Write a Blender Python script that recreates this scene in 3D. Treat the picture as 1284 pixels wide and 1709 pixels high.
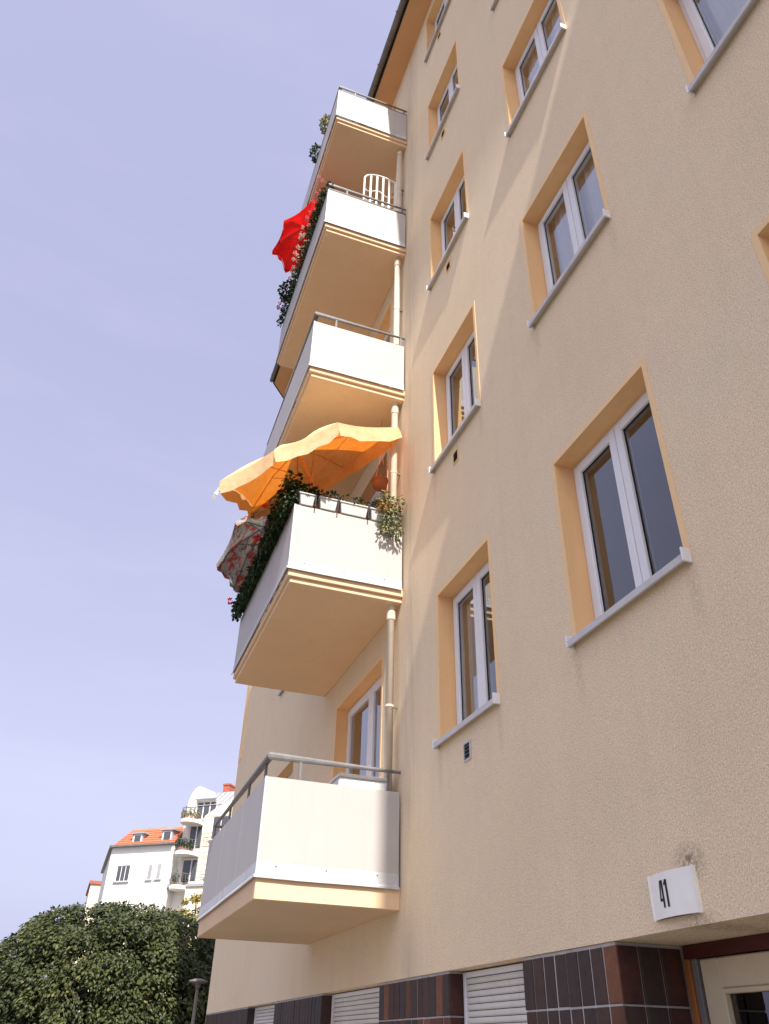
import bpy, bmesh, math, random
from mathutils import Vector, Matrix, noise as mnoise
random.seed(7)
scene = bpy.context.scene
for o in list(bpy.data.objects): bpy.data.objects.remove(o)
COL = scene.collection

# ------------------------------------------------------------------ camera
IMW, IMH, FPX = 1284.0, 1709.0, 1303.23
CAM = Vector((0.0, 2.6568, 1.6))
cr = Vector((-0.34213404, -0.93940399, 0.02155098)); cu = Vector((-0.52908818, 0.21154808, 0.82177437))
cf = Vector((0.77653719, -0.26975462, 0.56940534))
cd = bpy.data.cameras.new('camera'); cam = bpy.data.objects.new('camera', cd); COL.objects.link(cam)
cd.sensor_fit = 'VERTICAL'; cd.sensor_height = 36.0; cd.sensor_width = 36.0
cd.lens = 36.0 * FPX / IMH; cd.clip_start = 0.05; cd.clip_end = 3000
m = Matrix.Identity(4)
for i in range(3):
    m[i][0] = cr[i]; m[i][1] = cu[i]; m[i][2] = -cf[i]; m[i][3] = CAM[i]
cam.matrix_world = m
scene.camera = cam
def ray(px): return cf + cr * ((px[0] - IMW / 2) / FPX) - cu * ((px[1] - IMH / 2) / FPX)
def at(px, ax, val):                      # photo pixel -> point on the plane  axis = value
    d = ray(px); return CAM + d * ((val - CAM[ax]) / d[ax])
def on(px, p, n):                         # photo pixel -> point on any plane
    d = ray(px); return CAM + d * ((p - CAM).dot(n) / d.dot(n))

# ------------------------------------------------------------------ light
EL = math.radians(50); TA = 0.085
sdir = Vector((-math.cos(EL), math.cos(EL) * TA, math.sin(EL))).normalized()
w = bpy.data.worlds.new('World'); scene.world = w; w.use_nodes = True
nt = w.node_tree; nt.nodes.clear()
sky = nt.nodes.new('ShaderNodeTexSky'); sky.sky_type = 'NISHITA'; sky.sun_disc = False
sky.sun_elevation = EL; sky.sun_rotation = math.atan2(sdir.x, sdir.y); sky.air_density = 1.0; sky.dust_density = 4.5; sky.ozone_density = 1.0
hs = nt.nodes.new('ShaderNodeHueSaturation'); hs.inputs['Saturation'].default_value = 0.3; hs.inputs['Value'].default_value = 0.86
mx = nt.nodes.new('ShaderNodeMix'); mx.data_type = 'RGBA'; mx.blend_type = 'MIX'; mx.inputs[0].default_value = 0.45
mx.inputs[7].default_value = (2.85, 2.92, 5.05, 1)        # thin summer haze, pale lavender
bg = nt.nodes.new('ShaderNodeBackground'); bg.inputs[1].default_value = 0.098
out = nt.nodes.new('ShaderNodeOutputWorld')
nt.links.new(sky.outputs[0], hs.inputs['Color']); nt.links.new(hs.outputs[0], mx.inputs[6])
tc = nt.nodes.new('ShaderNodeTexCoord'); mpw = nt.nodes.new('ShaderNodeMapping'); mpw.inputs['Scale'].default_value = (1.0, 1.0, 5.0)
nzw = nt.nodes.new('ShaderNodeTexNoise'); nzw.inputs['Scale'].default_value = 2.2; nzw.inputs['Detail'].default_value = 6; nzw.inputs['Roughness'].default_value = .6
rpw = nt.nodes.new('ShaderNodeValToRGB'); rpw.color_ramp.elements[0].position = .46; rpw.color_ramp.elements[1].position = .80; rpw.color_ramp.elements[1].color = (.10, .10, .10, 1)
mx2 = nt.nodes.new('ShaderNodeMix'); mx2.data_type = 'RGBA'; mx2.inputs[7].default_value = (4.6, 4.6, 5.3, 1)          # faint uneven veil of high cloud all round
nt.links.new(tc.outputs['Generated'], mpw.inputs['Vector']); nt.links.new(mpw.outputs[0], nzw.inputs['Vector']); nt.links.new(nzw.outputs['Fac'], rpw.inputs[0])
nt.links.new(rpw.outputs[0], mx2.inputs[0]); nt.links.new(mx.outputs[2], mx2.inputs[6]); nt.links.new(mx2.outputs[2], bg.inputs[0]); nt.links.new(bg.outputs[0], out.inputs[0])
sl = bpy.data.lights.new('sun', 'SUN'); sun = bpy.data.objects.new('sun', sl); COL.objects.link(sun)
sl.energy = 3.4; sl.angle = math.radians(0.5); sl.color = (1.0, 0.95, 0.87)
sun.rotation_euler = sdir.to_track_quat('Z', 'Y').to_euler(); sun.location = (-20, 5, 40)
vs = scene.view_settings; vs.view_transform = 'Standard'; vs.look = 'None'; vs.gamma = 1.0; vs.use_curve_mapping = False
vs.exposure = 1.27
scene.render.engine = 'CYCLES'
scene.cycles.max_bounces = 8; scene.cycles.diffuse_bounces = 4; scene.cycles.transparent_max_bounces = 12

# ------------------------------------------------------------------ materials
M = {}
def mat(name, col, rough=0.8, metal=0.0, spec=0.3):
    mt = bpy.data.materials.new(name); mt.use_nodes = True
    b = mt.node_tree.nodes['Principled BSDF']
    b.inputs['Base Color'].default_value = (*col, 1); b.inputs['Roughness'].default_value = rough
    b.inputs['Metallic'].default_value = metal; b.inputs['Specular IOR Level'].default_value = spec
    M[name] = mt; return mt
class NT:
    def __init__(s, mt): s.t = mt.node_tree; s.n = s.t.nodes; s.b = s.n['Principled BSDF']
    def l(s, a, b): s.t.links.new(a, b)
    def coord(s, scale=(1, 1, 1)):
        g = s.n.new('ShaderNodeNewGeometry'); mp = s.n.new('ShaderNodeMapping'); mp.inputs['Scale'].default_value = scale
        s.l(g.outputs['Position'], mp.inputs['Vector']); return mp.outputs[0]
    def noise(s, scale, detail=3, rough=.55, coord=None, map=(1, 1, 1)):
        t = s.n.new('ShaderNodeTexNoise'); t.inputs['Scale'].default_value = scale; t.inputs['Detail'].default_value = detail
        t.inputs['Roughness'].default_value = rough; s.l(coord or s.coord(map), t.inputs['Vector']); return t.outputs['Fac']
    def ramp(s, fac, stops):
        r = s.n.new('ShaderNodeValToRGB'); e = r.color_ramp.elements
        while len(e) < len(stops): e.new(0.5)
        for i, (p, c) in enumerate(stops):
            e[i].position = p; e[i].color = (*c, 1) if len(c) == 3 else c
        s.l(fac, r.inputs[0]); return r.outputs[0]
    def mix(s, fac, a, b, mode='MIX'):
        x = s.n.new('ShaderNodeMix'); x.data_type = 'RGBA'; x.blend_type = mode
        for sock, v in ((x.inputs[0], fac), (x.inputs[6], a), (x.inputs[7], b)):
            if hasattr(v, 'is_linked'): s.l(v, sock)
            elif isinstance(v, (int, float)): sock.default_value = v
            else: sock.default_value = (*v, 1)
        return x.outputs[2]
    def math(s, op, a, b=0.0):
        x = s.n.new('ShaderNodeMath'); x.operation = op
        for sock, v in ((x.inputs[0], a), (x.inputs[1], b)):
            if hasattr(v, 'is_linked'): s.l(v, sock)
            else: sock.default_value = v
        return x.outputs[0]
    def bump(s, h, strength=.3, dist=.01):
        b = s.n.new('ShaderNodeBump'); b.inputs['Strength'].default_value = strength; b.inputs['Distance'].default_value = dist
        s.l(h, b.inputs['Height']); s.l(b.outputs[0], s.b.inputs['Normal'])
    def color(s, c): s.l(c, s.b.inputs['Base Color'])

def g3(v): return (v, v, v)
# rough scraped stucco
n = NT(mat('stucco', (.55, .42, .29), .95, 0, .1))
big = n.noise(.55, 4, .6); mid = n.noise(3.2, 4, .6); fine = n.noise(125, 4, .8); streak = n.noise(1.0, 4, .6, map=(5.5, 5.5, .3))
c = n.ramp(big, [(.3, (.785, .62, .425)), (.5, (.835, .665, .455)), (.7, (.81, .665, .475))])
mot = n.noise(2.1, 5, .65, map=(1.0, 1.0, .8)); c = n.mix(n.math('MULTIPLY', n.ramp(mot, [(.52, g3(0)), (.68, g3(1))]), .35), c, (.80, .61, .47)); c = n.mix(n.math('MULTIPLY', n.ramp(mot, [(.32, g3(1)), (.46, g3(0))]), .5), c, (.745, .635, .435))
c = n.mix(n.math('MULTIPLY', n.ramp(mid, [(.35, g3(0)), (.75, g3(1))]), .3), c, (.725, .60, .44))
c = n.mix(n.math('MULTIPLY', n.ramp(streak, [(.5, g3(0)), (.78, g3(1))]), .16), c, (.62, .475, .35))
fr = n.ramp(fine, [(.32, g3(.44)), (.43, g3(.82)), (.55, g3(1.05)), (.7, g3(1.36))])
c = n.mix(1.0, c, fr, 'MULTIPLY')
c = n.mix(1.0, c, n.ramp(n.noise(70, 3, .75), [(.34, g3(.90)), (.5, g3(1.0)), (.66, g3(1.07))]), 'MULTIPLY')
c = n.mix(1.0, c, n.ramp(n.noise(17, 3, .65), [(.34, g3(.975)), (.5, g3(1.0)), (.66, g3(1.02))]), 'MULTIPLY')
gp = n.n.new('ShaderNodeNewGeometry'); sx = n.n.new('ShaderNodeSeparateXYZ'); n.l(gp.outputs['Position'], sx.inputs[0])
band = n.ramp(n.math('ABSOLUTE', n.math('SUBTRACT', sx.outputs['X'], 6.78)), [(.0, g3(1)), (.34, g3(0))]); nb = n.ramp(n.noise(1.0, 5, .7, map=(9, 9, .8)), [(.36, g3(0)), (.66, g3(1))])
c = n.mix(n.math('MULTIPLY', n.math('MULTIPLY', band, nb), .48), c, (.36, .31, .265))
# soot patch above and below the house number lamp
def spot(n, ctr, rad, col, c, amt):
    g = n.n.new('ShaderNodeNewGeometry'); v = n.n.new('ShaderNodeVectorMath'); v.operation = 'SUBTRACT'; v.inputs[1].default_value = ctr
    n.l(g.outputs['Position'], v.inputs[0]); v2 = n.n.new('ShaderNodeVectorMath'); v2.operation = 'DIVIDE'; v2.inputs[1].default_value = rad
    n.l(v.outputs[0], v2.inputs[0]); ln = n.n.new('ShaderNodeVectorMath'); ln.operation = 'LENGTH'; n.l(v2.outputs[0], ln.inputs[0])
    f = n.ramp(ln.outputs['Value'], [(.0, g3(1)), (.95, g3(0))]); nn = n.ramp(n.noise(38, 4, .7), [(.38, g3(0)), (.62, g3(1))])
    return n.mix(n.math('MULTIPLY', n.math('MULTIPLY', f, nn), amt), c, col)
c = spot(n, (3.2, 0, 2.36), (.15, 1, .11), (.10, .085, .07), c, 1.0)
c = spot(n, (3.2, 0, 2.115), (.17, 1, .05), (.22, .13, .07), c, .9)
for (sx_, sz_) in ((4.95, 3.58), (6.05, 3.58), (2.77, 3.58), (3.88, 3.58), (4.95, 6.53), (6.05, 6.53), (2.77, 6.53), (3.88, 6.53)):
    c = spot(n, (sx_, 0, sz_), (.07, 1, .30), (.46, .36, .27), c, .6)
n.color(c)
hgt = n.math('ADD', n.math('MULTIPLY', fine, 1.0), n.math('MULTIPLY', n.noise(60, 3, .6), .35))
n.bump(hgt, .30, .006)
# smooth apricot paint (reveals, soffits, slabs)
def paint(name, a, b, sc=2.5, rough=.8, bump=.08, dirt=None):
    n = NT(mat(name, a, rough, 0, .2)); f = n.noise(sc, 5, .6)
    c = n.mix(n.ramp(f, [(.35, g3(0)), (.7, g3(1))]), a, b)
    if dirt:
        s2 = n.ramp(n.noise(1.0, 5, .65, map=(9, 9, .6)), [(.55, g3(0)), (.8, g3(1))]); c = n.mix(n.math('MULTIPLY', s2, dirt[1]), c, dirt[0])
    n.color(c); n.bump(n.noise(60, 3), bump, .004); return M[name]
paint('apricot', (.87, .545, .27), (.82, .505, .245), 3, dirt=((.52, .34, .19), .3))
paint('slab_paint', (.78, .56, .36), (.72, .51, .325), 1.3, dirt=((.52, .36, .23), .25))
paint('cream_band', (.88, .61, .335), (.83, .57, .31), 4)
paint('panel_white', (.485, .45, .425), (.45, .42, .40), 1.2, .55, .04, dirt=((.34, .315, .30), .35))
paint('flashing', (.56, .55, .56), (.44, .43, .44), 7, .45, .25)
paint('pipe_paint', (.66, .56, .44), (.58, .49, .38), 5, .5, .03)
paint('pvc', (.80, .79, .81), (.75, .74, .76), 3, .35, .0)
paint('sill_metal', (.60, .58, .58), (.52, .50, .50), 6, .4, .03)
paint('rail_metal', (.19, .18, .18), (.14, .135, .135), 12, .45, .05)
paint('gutter_zinc', (.20, .175, .155), (.13, .115, .105), 3, .55, .06)
paint('soffit_wood', (.66, .38, .19), (.60, .34, .165), 1.6, .8, .05)
paint('mortar', (.50, .48, .46), (.38, .365, .35), 14, .95, .3)
paint('shutter', (.72, .70, .66), (.64, .61, .56), 3, .5, .02, dirt=((.40, .33, .25), .5))
paint('dark', (.03, .028, .027), (.02, .019, .019), 3, .9, 0)
paint('interior', (.20, .185, .17), (.15, .14, .13), 1, .9, 0)
paint('curtain', (.90, .90, .90), (.84, .84, .85), 6, .9, 0)
paint('door_cream', (.62, .52, .38), (.55, .46, .33), 3, .5, .03)
paint('door_red', (.085, .022, .016), (.06, .016, .012), 6, .35, .03)
paint('door_brown', (.32, .12, .04), (.25, .09, .03), 8, .5, .05)
paint('zinc_grey', (.34, .345, .36), (.28, .285, .30), 1.0, .5, .05)
paint('lamp_white', (.88, .86, .81), (.83, .81, .76), 9, .35, 0)
mat('black', (.012, .012, .012), .6)
paint('lamp_dirty', (.20, .19, .18), (.04, .037, .034), 60, .6, 0)
# glazed clinker tiles, each its own tone
def tilemat(name, a, b):
    n = NT(mat(name, a, .5, 0, .18)); c = n.mix(n.ramp(n.noise(16, 4, .65), [(.35, g3(0)), (.7, g3(1))]), a, b); n.color(c); n.bump(n.noise(45, 3), .12, .004)
    return M[name]
TILES = [tilemat('clinker_%d' % i, a, b) for i, (a, b) in enumerate([((.056, .036, .031), (.040, .027, .024)), ((.074, .043, .034), (.052, .031, .026)),
    ((.075, .032, .024), (.045, .022, .020)), ((.135, .055, .030), (.085, .035, .022)), ((.20, .082, .040), (.13, .052, .028)), ((.038, .030, .029), (.055, .040, .037))])]
# double glazing: mirror-like at grazing view, otherwise clear
gm = bpy.data.materials.new('glass'); gm.use_nodes = True; M['glass'] = gm
t = gm.node_tree; t.nodes.clear(); o_ = t.nodes.new('ShaderNodeOutputMaterial'); mxs = t.nodes.new('ShaderNodeMixShader')
fz = t.nodes.new('ShaderNodeFresnel'); fz.inputs[0].default_value = 1.5
tr = t.nodes.new('ShaderNodeBsdfTransparent'); tr.inputs[0].default_value = (.92, .93, .93, 1); gl = t.nodes.new('ShaderNodeBsdfGlossy'); gl.inputs['Roughness'].default_value = .012
n1 = t.nodes.new('ShaderNodeMath'); n1.operation = 'MULTIPLY'; n1.inputs[1].default_value = 4.0; n2 = t.nodes.new('ShaderNodeMath'); n2.operation = 'MULTIPLY_ADD'; n2.inputs[1].default_value = 3.0; n2.inputs[2].default_value = 1.0
n3 = t.nodes.new('ShaderNodeMath'); n3.operation = 'DIVIDE'                       # four glass surfaces of a double pane: 4R / (1 + 3R)
t.links.new(fz.outputs[0], n1.inputs[0]); t.links.new(fz.outputs[0], n2.inputs[0]); t.links.new(n1.outputs[0], n3.inputs[0]); t.links.new(n2.outputs[0], n3.inputs[1]); t.links.new(n3.outputs[0], mxs.inputs[0]); t.links.new(tr.outputs[0], mxs.inputs[1]); t.links.new(gl.outputs[0], mxs.inputs[2]); t.links.new(mxs.outputs[0], o_.inputs[0])
# ground
n = NT(mat('asphalt', (.06, .06, .06), .9)); n.color(n.ramp(n.noise(40, 4, .7), [(.3, (.045, .045, .046)), (.7, (.085, .083, .08))])); n.bump(n.noise(120, 3), .3, .01)
n = NT(mat('paving', (.36, .34, .31), .9)); n.color(n.ramp(n.noise(5, 5, .7), [(.3, (.135, .126, .112)), (.7, (.19, .176, .158))])); n.bump(n.noise(60, 3), .2, .01)
mat('kerb_stone', (.33, .32, .31), .85)
# far houses
paint('render_white', (.80, .78, .74), (.75, .73, .69), .5, .9, .05)
paint('render_cream', (.78, .68, .52), (.72, .62, .47), .6, .9, .05)
paint('roof_tile', (.50, .155, .085), (.40, .115, .06), 3, .8, .2)
paint('brick_red', (.42, .13, .08), (.30, .09, .06), 5, .9, .3)
paint('terracotta', (.52, .22, .11), (.44, .18, .09), 9, .8, .05)
paint('bark', (.09, .07, .05), (.05, .04, .03), 8, .95, .5)
paint('white_lacquer', (.78, .77, .75), (.72, .71, .69), 8, .4, 0)
paint('box_plastic', (.58, .575, .56), (.47, .465, .45), 10, .55, .05, dirt=((.33, .32, .30), .5))
paint('basket', (.05, .05, .05), (.03, .03, .03), 10, .6, 0)

def cloth(name, builder, trans, outer=None):
    mt = bpy.data.materials.new(name); mt.use_nodes = True; M[name] = mt; n = NT(mt)
    c = builder(n); t = mt.node_tree; o = n.n['Material Output']
    d = n.n.new('ShaderNodeBsdfDiffuse'); tl = n.n.new('ShaderNodeBsdfTranslucent'); mx = n.n.new('ShaderNodeMixShader'); mx.inputs[0].default_value = trans
    n.l(outer(n) if outer else c, d.inputs[0]); n.l(c, tl.inputs[0]); n.l(d.outputs[0], mx.inputs[1]); n.l(tl.outputs[0], mx.inputs[2]); n.l(mx.outputs[0], o.inputs[0])
    bp = n.n.new('ShaderNodeBump'); bp.inputs['Strength'].default_value = .25; bp.inputs['Distance'].default_value = .02; n.l(n.noise(14, 3), bp.inputs['Height'])
    n.l(bp.outputs[0], d.inputs['Normal']); n.l(bp.outputs[0], tl.inputs['Normal'])
cloth('orange_cloth', lambda n: n.ramp(n.noise(22, 4, .65), [(.3, (.74, .15, .006)), (.5, (.82, .22, .010)), (.7, (.88, .33, .03))]), .38, lambda n: n.ramp(n.noise(9, 3, .6), [(.3, (.86, .62, .32)), (.7, (.92, .78, .48))]))
cloth('red_cloth', lambda n: n.ramp(n.noise(6, 2), [(.3, (.60, .010, .010)), (.7, (.68, .016, .014))]), .45)
def floral(n):
    f1 = n.noise(9, 3, .6); f2 = n.noise(24, 3, .6); f3 = n.noise(13, 2, .5, map=(1.3, .8, 1.1))
    c = n.ramp(f2, [(.35, (.22, .23, .21)), (.5, (.48, .45, .38)), (.65, (.28, .31, .28))])
    c = n.mix(n.ramp(f1, [(.53, g3(0)), (.58, g3(1))]), c, (.48, .085, .06))
    return n.mix(n.ramp(f3, [(.60, g3(0)), (.64, g3(1))]), c, (.09, .13, .13))
cloth('floral_cloth', floral, .22)
cloth('white_cloth', lambda n: n.ramp(n.noise(6, 2), [(.3, (.75, .73, .70)), (.7, (.8, .78, .75))]), .4)
def leafmat(name, stops, trans=.25):
    mt = bpy.data.materials.new(name); mt.use_nodes = True; M[name] = mt; n = NT(mt)
    a = n.n.new('ShaderNodeAttribute'); a.attribute_name = 'tone'; c = n.ramp(a.outputs['Fac'], stops); n.color(c)
    n.b.inputs['Roughness'].default_value = .5; n.b.inputs['Specular IOR Level'].default_value = .35
    tl = n.n.new('ShaderNodeBsdfTranslucent'); mx = n.n.new('ShaderNodeMixShader'); mx.inputs[0].default_value = trans
    n.l(c, tl.inputs[0]); n.l(n.b.outputs[0], mx.inputs[1]); n.l(tl.outputs[0], mx.inputs[2]); n.l(mx.outputs[0], n.n['Material Output'].inputs[0])
leafmat('leaf_tree', [(0, (.024, .034, .012)), (.5, (.055, .070, .021)), (.95, (.092, .104, .031)), (1, (.18, .15, .035))])
leafmat('leaf_pale', [(0, (.16, .17, .05)), (.5, (.34, .29, .09)), (1, (.46, .36, .13))], .35)
leafmat('leaf_dark', [(0, (.018, .035, .012)), (.7, (.035, .065, .02)), (1, (.06, .10, .03))])
leafmat('leaf_light', [(0, (.10, .13, .05)), (.5, (.22, .24, .10)), (.85, (.36, .35, .20)), (1, (.5, .22, .03))], .3)
leafmat('petal_red', [(0, (.50, .01, .03)), (1, (.70, .03, .08))], .3)
leafmat('petal_pink', [(0, (.62, .10, .16)), (1, (.75, .32, .30))], .3)
leafmat('petal_orange', [(0, (.70, .20, .02)), (1, (.8, .35, .05))], .3)
leafmat('petal_white', [(0, (.62, .30, .25)), (1, (.8, .70, .58))], .3)

# ------------------------------------------------------------------ mesh helpers
def empty(name, loc=(0, 0, 0)):
    o = bpy.data.objects.new(name, None); COL.objects.link(o); o.location = loc; o.empty_display_size = .2; return o
def tag(o, label=None, cat=None, group=None, kind=None):
    for k, v in (('label', label), ('category', cat), ('group', group), ('kind', kind)):
        if v: o[k] = v
    return o
def origin(p):
    v = Vector((0, 0, 0))
    while p is not None: v += p.location; p = p.parent
    return v
class MB:
    def __init__(s): s.v = []; s.f = []; s.tone = None; s.smooth = False
    def quad(s, *p):
        b = len(s.v); s.v += [Vector(q) for q in p]; s.f.append(tuple(range(b, b + len(p)))); return s
    def box(s, x0, x1, y0, y1, z0, z1):
        b = len(s.v); s.v += [Vector(q) for q in ((x0, y0, z0), (x1, y0, z0), (x1, y1, z0), (x0, y1, z0), (x0, y0, z1), (x1, y0, z1), (x1, y1, z1), (x0, y1, z1))]
        s.f += [tuple(b + i for i in q) for q in ((3, 2, 1, 0), (4, 5, 6, 7), (0, 1, 5, 4), (1, 2, 6, 5), (2, 3, 7, 6), (3, 0, 4, 7))]; return s
    def obox(s, o, U, V, Wv, u0, u1, v0, v1, w0, w1):
        b = len(s.v)
        for ww in (w0, w1):
            for (a, c) in ((u0, v0), (u1, v0), (u1, v1), (u0, v1)): s.v.append(o + U * a + V * c + Wv * ww)
        s.f += [tuple(b + i for i in q) for q in ((3, 2, 1, 0), (4, 5, 6, 7), (0, 1, 5, 4), (1, 2, 6, 5), (2, 3, 7, 6), (3, 0, 4, 7))]; return s
    def prism(s, pts, d):                   # polygon extruded by vector d
        b = len(s.v); k = len(pts); pts = [Vector(p) for p in pts]; d = Vector(d)
        s.v += pts + [p + d for p in pts]; s.f.append(tuple(range(b + k - 1, b - 1, -1))); s.f.append(tuple(range(b + k, b + 2 * k)))
        for i in range(k): j = (i + 1) % k; s.f.append((b + i, b + j, b + k + j, b + k + i))
        return s
    def tube(s, path, r, k=8, cap=True):
        path = [Vector(p) for p in path]; rings = []
        rr = r if isinstance(r, (list, tuple)) else [r] * len(path)
        for i, p in enumerate(path):
            a = path[max(i - 1, 0)]; c = path[min(i + 1, len(path) - 1)]; d = (c - a).normalized()
            e = d.orthogonal().normalized() if i == 0 else (pe - d * pe.dot(d)).normalized()
            pe = e; g = d.cross(e); b = len(s.v); sc = 1.0
            if 0 < i < len(path) - 1:
                cosv = max(.4, (path[i] - a).normalized().dot(d)); sc = 1 / cosv
            for q in range(k):
                an = 2 * math.pi * q / k; s.v.append(p + (e * math.cos(an) + g * math.sin(an)) * rr[i] * (sc if k > 4 else 1))
            rings.append(b)
        for a, c in zip(rings, rings[1:]):
            for q in range(k): s.f.append((a + q, a + (q + 1) % k, c + (q + 1) % k, c + q))
        if cap: s.f.append(tuple(rings[0] + q for q in range(k - 1, -1, -1))); s.f.append(tuple(rings[-1] + q for q in range(k)))
        return s
    def leaf(s, p, d, up, L, Wd, tone):
        d = d.normalized(); side = d.cross(up)
        if side.length < 1e-4: side = d.orthogonal()
        side.normalize(); nn = side.cross(d)
        b = len(s.v)
        s.v += [p, p + d * L * .45 + side * Wd * .5 - nn * L * .07, p + d * L - nn * L * .16, p + d * L * .45 - side * Wd * .5 - nn * L * .07, p + d * L * .5 + nn * L * .03]
        s.f += [(b, b + 1, b + 4), (b + 1, b + 2, b + 4), (b + 2, b + 3, b + 4), (b + 3, b, b + 4)]
        if s.tone is None: s.tone = []
        s.tone += [tone] * 5
    def mesh(s, name, off):
        me = bpy.data.meshes.new(name); me.from_pydata([v - off for v in s.v], [], s.f)
        if s.tone:
            a = me.attributes.new('tone', 'FLOAT', 'POINT'); a.data.foreach_set('value', s.tone)
        if s.smooth: me.polygons.foreach_set('use_smooth', [True] * len(me.polygons))
        me.update(); return me
    def build(s, name, mt, parent=None, smooth=False, bevel=0, fixn=True):
        s.smooth = smooth; me = s.mesh(name, origin(parent))
        if fixn and not s.tone:
            bm = bmesh.new(); bm.from_mesh(me); bmesh.ops.recalc_face_normals(bm, faces=bm.faces)
            if bevel: bmesh.ops.bevel(bm, geom=[e for e in bm.edges if len(e.link_faces) == 2 and e.calc_face_angle(0) > .6], offset=bevel, segments=1, affect='EDGES', clamp_overlap=True)
            bm.to_mesh(me); bm.free()
        me.materials.append(M[mt]); o = bpy.data.objects.new(name, me); COL.objects.link(o); o.parent = parent
        return o
def inst(name, me, loc, parent):
    o = bpy.data.objects.new(name, me); COL.objects.link(o); o.location = Vector(loc) - origin(parent); o.parent = parent; return o

# ------------------------------------------------------------------ ground
tag(MB().quad((-600, -600, 0), (1200, -600, 0), (1200, 600, 0), (-600, 600, 0)).build('ground', 'paving'), kind='structure')
tag(MB().quad((-300, 5.0, -.118 + .122), (500, 5.0, .004), (500, 12.0, .004), (-300, 12.0, .004)).build('road', 'asphalt'), kind='structure')
tag(MB().box(-300, 500, 4.85, 5.0, 0.0, .13).build('kerb', 'kerb_stone', bevel=.015), kind='structure')
tag(MB().box(-300, 500, 1.4e-3, 4.85, .004, .1).build('pavement', 'paving'), kind='structure')

# ================================================================== apartment building
H = 2.95; EAVE = 17.28; XE = 16.6; YF = -.155
bld = empty('apartment_building')
tag(bld, 'tall beige stucco apartment block with stacked balconies and dark clinker tile base', 'building')
rows = lambda k: (3.77 + (k - 1) * H, 5.194 + (k - 1) * H)
wins = [('A', k, 4.966, 6.033) for k in range(1, 6)] + [('B', k, 2.783, 3.859) for k in range(1, 5)] + [('C', k, .68, 1.755) for k in (1, 2)] + [('F', k, 11.47, 12.88) for k in (1, 2)]
holes = [(x0, x1, *rows(k)) for (_, k, x0, x1) in wins]
doors = [(7.6, 9.29, 2.86 + (k - 1) * H, 5.2 + (k - 1) * H) for k in range(1, 6)]
holes += doors
XW0 = -4.6
def wall_with_holes(x0, x1, z0, z1, holes, y):
    mb = MB(); xs = sorted({x0, x1} | {h[0] for h in holes} | {h[1] for h in holes}); zs = sorted({z0, z1} | {h[2] for h in holes} | {h[3] for h in holes})
    idx = {}
    def vid(a, b):
        if (a, b) not in idx: idx[(a, b)] = len(mb.v); mb.v.append(Vector((a, y, b)))
        return idx[(a, b)]
    for a, b in zip(xs, xs[1:]):
        for c, d in zip(zs, zs[1:]):
            mxx, mz = (a + b) / 2, (c + d) / 2
            if any(h[0] < mxx < h[1] and h[2] < mz < h[3] for h in holes): continue
            mb.f.append((vid(a, c), vid(a, d), vid(b, d), vid(b, c)))
    return mb
mbw = wall_with_holes(XW0, XE, 2.1, EAVE, holes, 0.0)
# lower edge of the plaster, lintel undersides over the basement windows and the entrance
mbw.quad((XW0, 0, 2.1), (XE, 0, 2.1), (XE, -.42, 2.1), (XW0, -.42, 2.1))
a45 = Vector((.73, -.68, 0)) * 6
mbw.quad((XE, 0, 0), (XE, 0, EAVE), (XE + a45.x, a45.y, EAVE), (XE + a45.x, a45.y, 0))      # the facade turns the street corner here
mbw.build('facade_wall', 'stucco', bld, fixn=False)
# closed dark body behind the facade
inn = MB(); yb = -2.6
inn.quad((XW0, yb, 0), (XE, yb, 0), (XE, yb, EAVE), (XW0, yb, EAVE))
for k in range(0, 7): z = 2.7 + (k - 1) * H; inn.quad((XW0, yb, z), (XE, yb, z), (XE, -.32, z), (XW0, -.32, z)) if k else None
for x in (-4.55, 2.2, 4.4, 6.6, 10.4, 16.55): inn.quad((x, yb, 0), (x, yb, EAVE), (x, -.32, EAVE), (x, -.32, 0))
inn.build('interior_walls', 'interior', bld, fixn=False)
# unseen block added behind the camera so that its edge shades the lower facade
MB().box(-14, XW0, -6, 1.18, 0, 18.2).build('added_shade_bay', 'stucco', bld)
# roof, eaves, gutter
ov = .395
rf = MB(); rf.quad((-14, ov, EAVE + .10), (XE, ov, EAVE + .10), (XE + .4, -6, EAVE + 4.2), (-14, -6, EAVE + 4.2)); rf.quad((XE, ov, EAVE + .10), (XE + .95, -.55, EAVE + .10), (XE + 5, -6, EAVE + .6), (XE + .4, -6, EAVE + 4.2))
rf.build('roof', 'roof_tile', bld, fixn=False)
MB().prism([(-14, 0.004, EAVE), (-14, ov, EAVE), (XE - .12, ov - .02, EAVE), (XE + .43, -.08, EAVE), (XE, -.0, EAVE)], (0, 0, .04)).build('eave_soffit', 'soffit_wood', bld)
MB().prism([(-14, ov, EAVE - .01), (-14, ov + .02, EAVE - .01), (XE - .1, ov + .0, EAVE - .01), (XE + .47, -.08, EAVE - .01), (XE + .43, -.08, EAVE - .01), (XE - .12, ov - .02, EAVE - .01)], (0, 0, .14)).build('fascia_board', 'dark', bld)
gt = MB(); K = 9; gpath = [(-14, ov + .02), (XE - .12, ov + .0)]
for (x, y) in gpath:
    for q in range(K):
        an = math.pi * q / (K - 1); gt.v.append(Vector((x, y + .06 + .06 * math.cos(an), EAVE + .075 - .065 * math.sin(an))))
for q in range(K - 1): gt.f.append((q, q + 1, K + q + 1, K + q))
gt.f.append(tuple(range(K, 2 * K)))
gut = gt.build('gutter', 'gutter_zinc', bld, smooth=False, fixn=False)
gb = MB()
for q in range(K):
    an = math.pi * q / (K - 1); gb.v += [Vector((-.011, .06 + .066 * math.cos(an), -.071 * math.sin(an))), Vector((.011, .06 + .066 * math.cos(an), -.071 * math.sin(an)))]
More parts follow.
